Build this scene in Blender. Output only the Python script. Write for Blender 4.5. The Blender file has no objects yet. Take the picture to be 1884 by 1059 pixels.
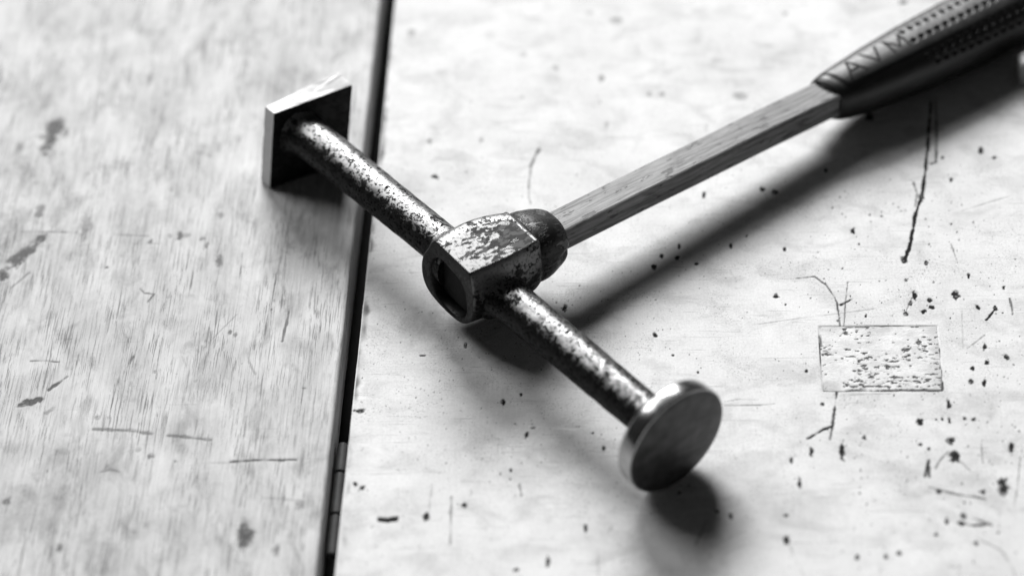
import bpy, math, random
import numpy as np
from mathutils import Matrix, Vector

# ------------------------------------------------------------------ camera, world, light, exposure
scene = bpy.context.scene
C = scene.collection
MM = 0.001                                   # everything below is written in millimetres

CAM_POS = (48.189, -641.421, 615.702)
CAM_R = ((0.9985, 0.0360, -0.0410), (0.0040, 0.6930, 0.7210), (-0.0540, 0.7200, -0.6910))   # right, up, forward
cam_data = bpy.data.cameras.new("camera")
cam = bpy.data.objects.new("camera", cam_data)
C.objects.link(cam)
scene.camera = cam
fw = Vector(CAM_R[2]).normalized()
rt = fw.cross(Vector((0, 0, 1))).normalized()
up0 = rt.cross(fw)
roll = math.atan2(Vector(CAM_R[0]).dot(up0), Vector(CAM_R[0]).dot(rt))
right = rt * math.cos(roll) + up0 * math.sin(roll)
up = right.cross(fw)
cam.matrix_world = Matrix.Translation(Vector(CAM_POS) * MM) @ Matrix((right, up, -fw)).transposed().to_4x4()
cam_data.sensor_width = 36.0
cam_data.lens = 5200 / 1884 * 36.0
cam_data.clip_start = 0.01
cam_data.clip_end = 50.0
cam_data.dof.use_dof = True
cam_data.dof.focus_distance = 0.874
cam_data.dof.aperture_fstop = 4.6
cam_data.dof.aperture_blades = 9

world = bpy.data.worlds.new("World")
scene.world = world
world.use_nodes = True
wbg = world.node_tree.nodes["Background"]
wbg.inputs[0].default_value = (1, 1, 1, 1)
wbg.inputs[1].default_value = 0.032          # the dim workshop around the bench

# two windows of the workshop: the main one behind the bench, a weaker one to the left
WINDOW = dict(centre=(-520.0, 3500.0, 2480.0), along=(0.88, 0.47, 0.0), length=1900.0, height=1400.0, power=335.0)
SIDE_WINDOW = dict(centre=(-2350.0, 1900.0, 3000.0), along=(0.6, 0.8, 0.0), length=1700.0, height=1500.0, power=84.0)


def window_light(centre, along, length, height, power):
    L = bpy.data.lights.new("window_light", 'AREA')
    L.shape = 'RECTANGLE'
    L.size = length * MM
    L.size_y = height * MM
    L.energy = power
    o = bpy.data.objects.new("window_light", L)
    C.objects.link(o)
    x = Vector(along).normalized()
    z = Vector(centre)
    z = (z - x * z.dot(x)).normalized()          # the lamp shines along -z
    y = z.cross(x)
    m = Matrix((x, y, z)).transposed().to_4x4()
    m.translation = Vector(centre) * MM
    o.matrix_world = m
    return o


window_light(**WINDOW)
window_light(**SIDE_WINDOW)

scene.view_settings.view_transform = 'Standard'
scene.view_settings.look = 'None'
scene.view_settings.exposure = 0.0
scene.view_settings.gamma = 1.0
scene.render.engine = 'CYCLES'
scene.cycles.max_bounces = 8
scene.cycles.sample_clamp_indirect = 4.0

RNG = np.random.RandomState(7)

# ------------------------------------------------------------------ data read off the place (mm on the bench top)
# L 88.84827285683272
PLATE_F = [(-77.07, 49.6, 30.53), (-52.65, 62.27, 31.76), (-56.81, 60.11, 0.3), (-81.29, 47.41, 0.4)]
PLATE_B = [(-80.47, 53.47, 30.27), (-57.7, 67.87, 32.89), (-59.71, 65.7, 0.3), (-84.73, 51.26, 0.35)]
RIGHT_STROKES = [([(137.7, 90.3), (135.6, 73.6), (133.8, 58.1), (131.7, 44.3), (128.6, 33.1), (126.4, 20.8), (123.6, 11.0)], 0.77, 0.9), ([(139.2, 91.2), (138.2, 72.2), (136.9, 58.6), (135.1, 57.8)], 0.58, 0.6), ([(129.0, 48.8), (129.8, 43.2), (128.7, 37.0)], 0.48, 0.5), ([(6.8, 66.5), (5.3, 62.4), (4.4, 58.1)], 1.15, 0.45), ([(4.4, 58.1), (3.9, 51.3), (3.9, 43.9), (4.8, 39.4)], 0.58, 0.35), ([(89.5, 3.8), (95.2, 4.7), (98.7, 0.7), (100.9, -4.4), (101.6, -7.1), (101.9, -11.7), (102.1, -17.2)], 0.42, 0.55), ([(105.4, 2.2), (104.3, -7.1), (103.3, -17.2)], 0.38, 0.5), ([(102.9, -8.1), (104.3, -7.1), (106.7, -5.4)], 0.77, 0.7), ([(75.0, -16.9), (89.5, -14.1), (102.2, -12.0), (113.7, -9.8)], 0.31, 0.3), ([(99.8, -45.7), (99.0, -51.4), (97.8, -59.7), (96.9, -65.4)], 0.67, 0.6), ([(97.7, -59.9), (95.0, -61.4), (90.2, -65.0)], 0.77, 0.75), ([(66.0, -51.3), (76.8, -51.1), (80.9, -50.6)], 0.29, 0.4), ([(66.0, -49.7), (70.3, -48.6), (76.0, -49.0)], 0.25, 0.3), ([(100.5, -47.5), (107.9, -46.6), (116.0, -46.7)], 0.29, 0.3), ([(-34.8, -96.9), (-32.8, -97.2), (-30.6, -96.7)], 1.54, 0.8), ([(-14.5, -88.0), (-14.2, -98.0), (-14.0, -106.3)], 0.58, 0.4), ([(5.2, -83.1), (6.0, -87.8)], 0.58, 0.4), ([(28.6, -110.4), (29.0, -118.3)], 0.58, 0.25), ([(-20.5, -83.1), (-20.7, -93.8)], 0.58, 0.25), ([(124.8, -84.3), (132.4, -87.1), (140.4, -88.8)], 0.58, 0.5), ([(132.8, -98.2), (136.1, -99.2), (140.0, -98.8)], 0.77, 0.6), ([(133.7, -94.8), (137.9, -96.9), (141.6, -99.0)], 0.67, 0.55), ([(137.3, -104.2), (143.1, -108.2), (145.9, -114.3), (146.5, -118.1)], 0.58, 0.3), ([(134.9, -74.6), (137.1, -77.9), (139.3, -79.8)], 0.58, 0.4), ([(131.3, -70.3), (128.7, -73.6), (127.2, -76.8)], 0.58, 0.4), ([(125.5, -73.5), (124.5, -76.8), (123.8, -80.2)], 0.77, 0.7), ([(141.4, -65.9), (141.0, -74.7)], 0.38, 0.4), ([(147.1, -15.1), (149.0, -12.2), (150.5, -9.8)], 0.58, 0.7), ([(122.2, -13.0), (123.3, -9.4), (124.9, -5.3)], 0.48, 0.6), ([(155.1, -5.5), (155.4, -9.6), (155.4, -12.7)], 0.58, 0.5), ([(140.3, -27.4), (143.9, -23.9), (146.0, -21.7)], 0.38, 0.35), ([(138.9, 19.4), (139.8, 13.9), (140.3, 10.9)], 0.38, 0.4), ([(159.7, 41.9), (150.7, 38.1), (143.5, 34.8)], 0.38, 0.3), ([(139.9, -11.2), (139.0, -27.4)], 0.29, 0.25), ([(152.2, -72.5), (150.1, -85.4), (148.6, -91.7)], 0.38, 0.35), ([(62.1, 72.5), (69.3, 70.2), (76.5, 69.0)], 0.38, 0.12), ([(87.2, -118.2), (84.4, -110.3), (83.6, -106.2)], 0.58, 0.25), ([(56.6, -106.3), (59.0, -100.1), (59.9, -96.9)], 0.77, 0.3)]
RIGHT_BLOBS = [(134.8, 67.0, 0.96, 3.78, 0, 0.75), (131.1, 41.4, 1.15, 2.43, 0, 0.8), (123.7, 12.0, 1.54, 2.16, 0, 0.7), (100.2, -70.2, 0.96, 4.32, 0, 0.8), (91.1, -70.2, 0.96, 2.16, 0, 0.8), (85.1, -73.9, 0.58, 1.89, 0, 0.8), (87.2, -82.6, 0.58, 2.7, 0, 0.8), (82.9, -95.3, 0.77, 1.08, 0, 0.8), (82.5, -104.6, 0.96, 1.89, 0, 0.8), (124.0, -58.2, 1.35, 2.16, 0, 0.8), (132.4, -65.9, 1.54, 1.89, 0, 0.8), (133.1, -72.3, 1.73, 3.51, 0, 0.8), (146.3, -84.1, 2.12, 3.51, 0, 0.8), (125.1, -77.4, 0.58, 3.78, 0, 0.8), (125.7, -3.8, 0.96, 2.16, 0, 0.8), (130.4, -6.3, 0.96, 1.35, 0, 0.8), (138.4, -4.2, 1.54, 2.43, 0, 0.8), (130.7, -9.5, 1.15, 1.08, 0, 0.8), (128.2, -11.4, 1.15, 1.08, 0, 0.8), (124.4, -7.5, 0.58, 1.62, 0, 0.8), (122.6, -12.3, 0.77, 1.08, 0, 0.8), (145.0, -9.5, 0.96, 1.89, 0, 0.8), (150.3, -10.3, 0.77, 2.16, 0, 0.8), (153.7, -0.8, 0.58, 0.81, 0, 0.8), (145.6, -26.9, 0.77, 2.16, 0, 0.8), (141.2, -36.2, 0.96, 1.89, 0, 0.8), (145.6, -33.2, 0.96, 1.35, 0, 0.8), (151.8, -31.4, 0.96, 1.35, 0, 0.8), (140.3, -41.5, 0.77, 1.08, 0, 0.8), (144.2, -42.2, 0.77, 1.89, 0, 0.8), (132.9, -51.2, 0.77, 2.16, 0, 0.8), (137.1, -57.1, 0.77, 1.35, 0, 0.8), (139.7, -57.1, 0.77, 1.08, 0, 0.8), (132.6, -57.7, 0.58, 1.35, 0, 0.8), (130.5, -57.1, 0.48, 0.81, 0, 0.8), (128.7, -57.3, 0.48, 0.68, 0, 0.8), (123.5, -67.4, 0.77, 0.81, 0, 0.8), (125.7, -69.0, 0.58, 0.81, 0, 0.8), (150.0, -68.6, 0.96, 2.43, 0, 0.8), (127.5, -86.0, 0.96, 1.08, 0, 0.8), (140.2, -86.2, 0.77, 1.08, 0, 0.8), (128.8, -98.0, 0.77, 1.08, 0, 0.8), (136.5, -105.8, 0.77, 1.08, 0, 0.8), (125.5, -102.5, 0.58, 1.08, 0, 0.8), (110.6, -110.7, 0.77, 1.35, 0, 0.8), (114.4, -109.7, 0.77, 1.08, 0, 0.8), (102.6, -111.1, 0.77, 1.08, 0, 0.8), (107.1, -64.5, 0.77, 1.35, 0, 0.8), (82.8, -4.3, 0.96, 1.62, 0, 0.8), (85.7, -8.0, 0.58, 0.81, 0, 0.8), (91.0, -36.9, 0.58, 0.81, 0, 0.8), (95.3, -50.7, 0.77, 1.08, 0, 0.8), (110.3, -13.2, 0.48, 1.08, 0, 0.8), (131.8, 143.1, 1.54, 1.35, 0, 0.8), (130.4, 10.7, 0.77, 1.35, 0, 0.8), (123.6, 2.8, 0.58, 0.81, 0, 0.8), (143.3, 4.6, 0.58, 1.62, 0, 0.8), (16.7, -9.1, 1.15, 2.16, 0, 0.8), (47.1, 14.5, 0.77, 1.35, 0, 0.8), (52.2, 13.7, 0.96, 1.08, 0, 0.8), (44.8, 9.8, 0.96, 1.62, 0, 0.8), (52.8, 18.8, 0.58, 1.62, 0, 0.8), (61.0, 42.8, 0.77, 1.89, 0, 0.8), (80.1, 46.1, 0.96, 1.62, 0, 0.8), (84.1, 44.4, 1.15, 1.35, 0, 0.8), (74.3, 23.5, 0.58, 0.81, 0, 0.8), (86.2, 17.3, 0.58, 1.08, 0, 0.8), (108.3, 25.3, 0.96, 2.16, 0, 0.8), (69.2, 18.9, 0.58, 1.62, 0, 0.8), (58.2, 10.7, 0.77, 0.81, 0, 0.8), (139.3, 60.7, 0.77, 1.08, 0, 0.8), (156.1, 60.6, 0.96, 1.08, 0, 0.8), (152.0, 63.9, 1.15, 2.43, 0, 0.8), (141.2, 50.0, 0.77, 1.35, 0, 0.8), (116.5, 81.6, 1.54, 2.43, 0, 0.8), (100.9, 54.9, 0.96, 1.62, 0, 0.8), (89.5, 83.3, 0.96, 1.62, 0, 0.8), (-27.0, 53.0, 1.92, 1.35, 0, 0.8), (-0.7, -49.7, 0.96, 1.35, 0, 0.8), (4.6, -46.5, 0.77, 0.81, 0, 0.8), (-13.4, -25.5, 0.58, 1.35, 0, 0.8), (-26.3, -29.7, 1.54, 0.41, 0, 0.8), (-10.7, -91.2, 0.96, 1.08, 0, 0.8), (14.3, -112.7, 0.77, 2.16, 0, 0.8), (5.4, -115.9, 1.15, 1.08, 0, 0.8), (25.0, -100.1, 0.77, 1.62, 0, 0.8), (6.8, -63.2, 0.77, 1.62, 0, 0.8), (29.8, -68.8, 0.77, 1.08, 0, 0.8), (26.5, -62.6, 0.48, 0.68, 0, 0.8), (-21.6, -96.1, 0.96, 2.16, 0, 0.8), (-44.3, -53.2, 2.31, 1.08, 0, 0.8), (-43.2, -82.7, 0.96, 1.08, 0, 0.8), (-40.9, -84.4, 0.96, 1.08, 0, 0.8), (2.6, -77.3, 0.58, 1.08, 0, 0.8), (-0.5, -78.8, 0.48, 0.81, 0, 0.8), (2.6, -81.0, 0.48, 0.68, 0, 0.8), (8.4, -60.1, 0.96, 0.54, 0, 0.8), (42.0, -64.9, 0.58, 0.81, 0, 0.8), (45.1, -21.2, 0.96, 1.62, 0, 0.8), (50.5, -30.0, 0.77, 0.81, 0, 0.8), (57.9, -37.3, 0.58, 0.81, 0, 0.8), (62.9, -93.8, 0.77, 0.81, 0, 0.8), (66.9, -95.5, 0.58, 1.35, 0, 0.8), (52.1, -86.4, 0.58, 0.81, 0, 0.8), (61.9, -61.3, 0.58, 1.08, 0, 0.8), (31.8, 134.3, 3.08, 3.24, 0, 0.35), (22.4, 139.0, 1.92, 2.16, 0, 0.25), (-39.8, 129.0, 1.73, 2.16, 0, 0.4), (0.1, 116.2, 2.31, 2.16, 0, 0.3), (11.0, 108.7, 1.15, 1.62, 0, 0.35), (26.9, 102.9, 1.54, 1.89, 0, 0.4), (43.2, 94.4, 0.96, 1.62, 0, 0.4), (47.4, 94.3, 0.96, 1.35, 0, 0.4), (0.1, 93.5, 1.35, 1.08, 0, 0.3), (28.9, 78.4, 1.15, 2.43, 0, 0.3), (73.6, 92.8, 3.08, 2.43, 0, 0.35), (-30.0, 71.0, 1.35, 1.89, 0, 0.4), (-12.7, 71.4, 1.15, 1.62, 0, 0.35), (57.1, 115.4, 7.69, 2.16, 0, 0.15), (65.5, 112.3, 2.31, 2.16, 0, 0.22), (59.1, 122.7, 1.92, 2.7, 0, 0.2), (-21.4, 77.6, 11.54, 5.41, 0, 0.14), (-26.0, 96.1, 9.62, 8.11, 0, 0.1), (49.8, 139.5, 7.69, 6.76, 0, 0.12), (60.0, 124.2, 2.31, 5.95, 0, 0.18), (90.4, 137.3, 1.54, 1.62, 0, 0.45), (97.2, 143.3, 1.92, 1.62, 0, 0.2), (-12.5, 126.8, 2.31, 2.43, 0, 0.18), (62.2, 76.1, 1.15, 2.16, 0, 0.25), (-2.3, 54.1, 3.85, 2.16, 0, 0.14), (125.8, -45.8, 11.54, 10.81, 0, 0.1), (113.9, -81.1, 9.62, 8.11, 0, 0.1), (-18.6, -12.3, 9.62, 5.41, 0, 0.22), (-30.2, -17.0, 5.77, 6.76, 0, 0.18), (-42.7, -98.0, 4.81, 13.51, 0, 0.16), (-42.1, -40.6, 3.85, 16.22, 0, 0.1), (109.0, -112.3, 11.54, 3.24, 0, 0.08), (141.0, -59.3, 13.46, 16.22, 0, 0.14), (126.3, -85.4, 17.31, 16.22, 0, 0.12), (-23.3, -19.5, 13.46, 10.81, 0, 0.2), (-1.0, -26.7, 11.54, 8.11, 0, 0.15), (13.2, -59.0, 9.62, 8.11, 0, 0.12), (96.7, 37.2, 11.54, 5.41, 0, 0.06), (100.2, -104.2, 13.46, 8.11, 0, 0.07), (133.6, -95.5, 0.96, 1.35, 0, 0.8), (132.9, -98.4, 1.15, 1.35, 0, 0.8)]
LEFT_STROKES = [([(-147.8, -50.4), (-145.1, -49.0), (-142.8, -47.9)], 2.31, 0.9), ([(-140.6, -44.0), (-138.0, -41.0), (-135.7, -38.4)], 1.15, 0.7), ([(-139.7, -53.6), (-138.0, -51.8)], 1.35, 0.4), ([(-148.3, -31.5), (-144.2, -31.3), (-139.4, -32.0)], 0.58, 0.55), ([(-138.8, -22.3), (-136.7, -21.8)], 0.58, 0.3), ([(-118.2, 0.6), (-116.6, -1.4), (-113.4, -1.9), (-115.0, -5.6)], 0.58, 0.55), ([(-124.4, -60.5), (-117.2, -60.9), (-111.3, -61.6), (-106.6, -62.5)], 1.15, 0.5), ([(-113.0, -61.2), (-106.3, -62.3)], 1.73, 0.35), ([(-101.2, -63.2), (-94.5, -64.1), (-88.2, -65.0)], 1.15, 0.5), ([(-91.0, -74.6), (-81.1, -74.3)], 0.58, 0.3), ([(-81.1, -74.0), (-73.9, -73.3), (-61.5, -73.3)], 0.77, 0.75), ([(-119.0, -77.8), (-117.0, -76.9), (-114.2, -77.8)], 1.15, 0.45), ([(-117.7, -75.4), (-119.7, -78.2)], 0.77, 0.35), ([(-69.8, -88.2), (-58.2, -89.5)], 0.96, 0.25), ([(-69.8, -7.3), (-69.8, -12.0), (-70.5, -23.3)], 0.67, 0.6), ([(-81.4, -26.4), (-79.9, -32.3), (-77.5, -37.7)], 0.58, 0.35), ([(-101.1, -29.8), (-99.4, -33.4), (-98.3, -38.1)], 0.58, 0.25), ([(-85.9, -11.2), (-90.5, -18.6), (-94.8, -26.3)], 0.29, 0.35), ([(-116.4, -29.8), (-117.2, -32.8)], 0.77, 0.5), ([(-154.0, 23.7), (-157.4, 18.6), (-161.0, 13.5), (-164.4, 7.2)], 5.0, 0.7), ([(-155.6, 40.0), (-156.5, 35.5)], 2.69, 0.5), ([(-167.8, 27.5), (-157.1, 27.6), (-142.3, 27.0)], 0.58, 0.45), ([(-130.1, 26.1), (-118.4, 25.0)], 0.58, 0.35), ([(-135.2, 61.7), (-126.6, 60.2)], 0.58, 0.3), ([(-140.9, 26.7), (-142.8, 15.9), (-146.6, 5.8)], 0.58, 0.2), ([(-154.9, 8.4), (-159.8, 0.9)], 0.77, 0.4), ([(-123.6, 21.4), (-114.1, 21.6)], 0.58, 0.35)]
LEFT_BLOBS = [(-157.8, 74.1, 4.62, 9.19, 0, 0.8), (-160.0, 80.6, 1.92, 2.16, 0, 0.5), (-156.3, 66.6, 2.31, 6.76, 0, 0.35), (-163.5, 90.3, 2.31, 3.24, 0, 0.3), (-168.1, 70.0, 1.73, 2.7, 0, 0.4), (-139.5, 29.6, 2.31, 6.49, 0, 0.4), (-140.7, 34.1, 1.54, 3.78, 0, 0.3), (-108.5, 24.9, 1.35, 2.43, 0, 0.65), (-106.4, 25.4, 1.35, 1.35, 0, 0.4), (-100.9, 23.3, 1.15, 1.62, 0, 0.55), (-99.1, 20.7, 1.15, 1.89, 0, 0.55), (-117.7, 22.4, 0.96, 1.89, 0, 0.55), (-94.4, 13.3, 1.54, 3.78, 0, 0.55), (-96.1, 35.0, 1.35, 1.89, 0, 0.45), (-111.6, 25.5, 0.96, 1.62, 0, 0.4), (-114.1, 47.6, 0.96, 1.89, 0, 0.4), (-130.4, 10.5, 0.77, 1.08, 0, 0.7), (-105.2, 25.9, 0.77, 1.08, 0, 0.4), (-106.7, 66.0, 2.31, 1.89, 0, 0.35), (-103.4, 64.4, 2.69, 1.89, 0, 0.35), (-100.6, 68.2, 0.96, 3.78, 0, 0.35), (-101.4, 71.0, 7.69, 6.76, 0, 0.15), (-68.6, -7.1, 3.85, 8.11, 0, 0.18), (-92.0, 123.4, 1.54, 2.7, 0, 0.3), (-110.3, 132.8, 1.54, 3.78, 0, 0.25), (-90.6, 99.8, 1.54, 4.86, 0, 0.2), (-141.2, 99.0, 1.73, 3.78, 0, 0.2), (-71.6, 129.1, 7.69, 8.11, 0, 0.15), (-73.4, -102.8, 2.69, 5.95, 0, 0.7), (-64.1, -108.2, 1.73, 2.43, 0, 0.55), (-127.8, -107.9, 1.54, 2.16, 0, 0.6), (-124.8, -114.7, 1.54, 2.7, 0, 0.35), (-145.9, -89.7, 1.54, 2.43, 0, 0.6), (-140.5, -95.9, 11.54, 13.51, 0, 0.22), (-115.9, -110.5, 7.69, 8.11, 0, 0.2), (-58.9, -90.8, 1.73, 2.16, 0, 0.45), (-123.8, -55.7, 1.15, 1.35, 0, 0.5), (-105.4, -71.7, 1.54, 1.35, 0, 0.55), (-97.8, -73.9, 1.15, 1.08, 0, 0.45), (-109.5, -69.0, 0.96, 1.62, 0, 0.35), (-103.2, -99.1, 1.15, 1.62, 0, 0.3), (-56.6, -107.8, 0.96, 2.7, 0, 0.35), (-129.7, -49.5, 7.69, 5.41, 0, 0.1), (-164.9, 21.2, 10.58, 21.62, 0, 0.3), (-108.7, -3.2, 1.15, 1.08, 0, 0.3), (-87.2, -19.1, 0.96, 1.08, 0, 0.6), (-85.4, -20.4, 0.96, 1.35, 0, 0.5), (-79.1, -25.2, 0.77, 3.24, 0, 0.4), (-75.3, -9.0, 0.58, 0.81, 0, 0.5), (-74.8, -5.1, 0.58, 1.08, 0, 0.4), (-61.9, -43.5, 0.96, 0.81, 0, 0.45), (-108.8, -36.2, 0.77, 1.62, 0, 0.4), (-51.4, -7.2, 1.54, 1.62, 0, 0.3), (-56.6, -26.5, 7.69, 4.05, 0, 0.1), (-65.9, 129.1, 3.85, 16.22, 0, 0.15), (-95.7, -40.4, 0.96, 0.81, 0, 0.3), (-115.7, -41.5, 0.58, 1.35, 0, 0.3)]
LIGHT_STROKES = [([(7.5, -59.7), (13.3, -60.3), (21.2, -61.0)], 0.6, 0.8), ([(-44.9, -48.0), (-42.9, -47.7), (-40.9, -48.0)], 0.4, 0.5), ([(-43.5, -66.7), (-38.5, -68.2), (-33.2, -73.3)], 0.4, 0.3)]
PATCH = [(95.5, -18.6), (131.8, -17.6), (131.8, -44.2), (95.6, -45.5)]


E0 = np.array((-9.68, -12.308, 18.6))        # middle of the hammer's eye
DISC = np.array((51.546, -82.711, 17.9))     # centre of the round striking face
PLATE_END = np.array((-60.376, 44.042, 19.0))
HD = np.array((0.788, 0.615, -0.036)); HD /= np.linalg.norm(HD)   # along the handle


# ------------------------------------------------------------------ mesh helpers
def unit(v):
    v = np.asarray(v, float)
    return v / np.linalg.norm(v)


def mesh_obj(name, verts, faces, mats, parent=None, frame=None, smooth=True, sharp=None, mat_index=None):
    me = bpy.data.meshes.new(name)
    me.from_pydata([tuple(float(c) * MM for c in v) for v in verts], [], [tuple(int(i) for i in f) for f in faces])
    for m in (mats if isinstance(mats, (list, tuple)) else [mats]):
        me.materials.append(m)
    if mat_index is not None:
        me.polygons.foreach_set('material_index', np.asarray(mat_index, np.int32))
    me.polygons.foreach_set('use_smooth', np.full(len(me.polygons), bool(smooth)))
    if sharp is not None:
        me.set_sharp_from_angle(angle=math.radians(sharp))
    me.validate()
    me.update()
    o = bpy.data.objects.new(name, me)
    C.objects.link(o)
    if parent is not None:
        o.parent = parent
    if frame is not None:
        o.matrix_local = frame
    return o


def bevel(o, w, seg=2, ang=30):
    b = o.modifiers.new("bevel", 'BEVEL')
    b.width = w * MM
    b.segments = seg
    b.limit_method = 'ANGLE'
    b.angle_limit = math.radians(ang)
    b.harden_normals = False
    return o


def frame_of(origin, x, y, z):
    m = Matrix((Vector(x), Vector(y), Vector(z))).transposed().to_4x4()
    m.translation = Vector([float(c) * MM for c in origin])
    return m


def axis_frame(origin, z):
    z = unit(z)
    x = unit(np.cross((0, 0, 1), z))
    y = np.cross(z, x)
    return frame_of(origin, x, y, z)


def loft(rings, cap0=True, cap1=True):
    n = len(rings[0])
    V = [p for r in rings for p in r]
    F = []
    for k in range(len(rings) - 1):
        for i in range(n):
            j = (i + 1) % n
            F.append((k * n + i, k * n + j, (k + 1) * n + j, (k + 1) * n + i))
    if cap0:
        F.append(tuple(range(n - 1, -1, -1)))
    if cap1:
        b = (len(rings) - 1) * n
        F.append(tuple(range(b, b + n)))
    return V, F


def noise2(x, y, cell, seed, octaves=1):
    """smooth value noise, -1..1"""
    out = np.zeros(np.broadcast(x, y).shape)
    amp = 1.0
    for o in range(octaves):
        r = np.random.RandomState(seed + 31 * o).rand(257, 257) * 2 - 1
        cx = cell[0] / 2 ** o if isinstance(cell, tuple) else cell / 2 ** o
        cy = cell[1] / 2 ** o if isinstance(cell, tuple) else cell / 2 ** o
        u = x / cx + 1000.0
        v = y / cy + 1000.0
        iu = np.floor(u).astype(int)
        iv = np.floor(v).astype(int)
        fu = u - iu
        fv = v - iv
        fu = fu * fu * (3 - 2 * fu)
        fv = fv * fv * (3 - 2 * fv)
        a = r[iu % 257, iv % 257]
        b = r[(iu + 1) % 257, iv % 257]
        c = r[iu % 257, (iv + 1) % 257]
        d = r[(iu + 1) % 257, (iv + 1) % 257]
        out += amp * ((a * (1 - fu) + b * fu) * (1 - fv) + (c * (1 - fu) + d * fu) * fv)
        amp *= 0.5
    return out


def sstep(a, b, x):
    t = np.clip((x - a) / (b - a), 0, 1)
    return t * t * (3 - 2 * t)


# ------------------------------------------------------------------ material helpers
class NT:
    def __init__(self, name):
        self.m = bpy.data.materials.new(name)
        self.m.use_nodes = True
        self.t = self.m.node_tree
        self.t.nodes.clear()
        self.out = self.t.nodes.new('ShaderNodeOutputMaterial')

    def n(self, typ, **kw):
        x = self.t.nodes.new(typ)
        for k, v in kw.items():
            setattr(x, k, v)
        return x

    def link(self, a, b):
        self.t.links.new(a, b)

    def val(self, sock, v):
        if hasattr(v, 'is_linked') or isinstance(v, bpy.types.NodeSocket):
            self.link(v, sock)
        else:
            sock.default_value = v

    def math(self, op, a, b=0.0, c=0.0, clamp=False):
        x = self.n('ShaderNodeMath', operation=op, use_clamp=clamp)
        self.val(x.inputs[0], a)
        self.val(x.inputs[1], b)
        self.val(x.inputs[2], c)
        return x.outputs[0]

    def coords(self, scale=(1, 1, 1), rot=(0, 0, 0), loc=(0, 0, 0)):
        tc = self.n('ShaderNodeTexCoord')
        mp = self.n('ShaderNodeMapping')
        mp.inputs['Scale'].default_value = tuple(s / MM for s in scale)
        mp.inputs['Rotation'].default_value = rot
        mp.inputs['Location'].default_value = loc
        self.link(tc.outputs['Object'], mp.inputs['Vector'])
        return mp.outputs[0]

    def noise(self, scale=(1, 1, 1), detail=3, rough=0.5, rot=(0, 0, 0), loc=(0, 0, 0), dist=0.0):
        x = self.n('ShaderNodeTexNoise')
        x.inputs['Scale'].default_value = 1.0
        x.inputs['Detail'].default_value = detail
        x.inputs['Roughness'].default_value = rough
        x.inputs['Distortion'].default_value = dist
        self.link(self.coords(scale if isinstance(scale, tuple) else (scale,) * 3, rot, loc), x.inputs['Vector'])
        return x.outputs['Fac']

    def ramp(self, v, lo, hi, a=0.0, b=1.0):
        x = self.n('ShaderNodeMapRange', clamp=True, interpolation_type='SMOOTHSTEP')
        self.val(x.inputs['Value'], v)
        x.inputs['From Min'].default_value = lo
        x.inputs['From Max'].default_value = hi
        x.inputs['To Min'].default_value = a
        x.inputs['To Max'].default_value = b
        return x.outputs[0]

    def mix(self, f, a, b):
        x = self.n('ShaderNodeMix', data_type='FLOAT')
        self.val(x.inputs[0], f)
        self.val(x.inputs[2], a)
        self.val(x.inputs[3], b)
        return x.outputs[0]

    def attr(self, name):
        x = self.n('ShaderNodeAttribute', attribute_name=name)
        return x.outputs['Fac']

    def grey(self, v):
        x = self.n('ShaderNodeCombineColor')
        for i in range(3):
            self.val(x.inputs[i], v)
        return x.outputs[0]

    def bsdf(self, col, rough, metal=0.0, spec=0.5, bump=None, bump_mm=0.05):
        b = self.n('ShaderNodeBsdfPrincipled')
        self.link(self.grey(col), b.inputs['Base Color'])
        self.val(b.inputs['Roughness'], rough)
        self.val(b.inputs['Metallic'], metal)
        self.val(b.inputs['Specular IOR Level'], spec)
        if bump is not None:
            bp = self.n('ShaderNodeBump')
            bp.inputs['Strength'].default_value = 1.0
            bp.inputs['Distance'].default_value = bump_mm * MM
            self.link(bump, bp.inputs['Height'])
            self.link(bp.outputs[0], b.inputs['Normal'])
        self.link(b.outputs[0], self.out.inputs['Surface'])
        return self.m


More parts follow.
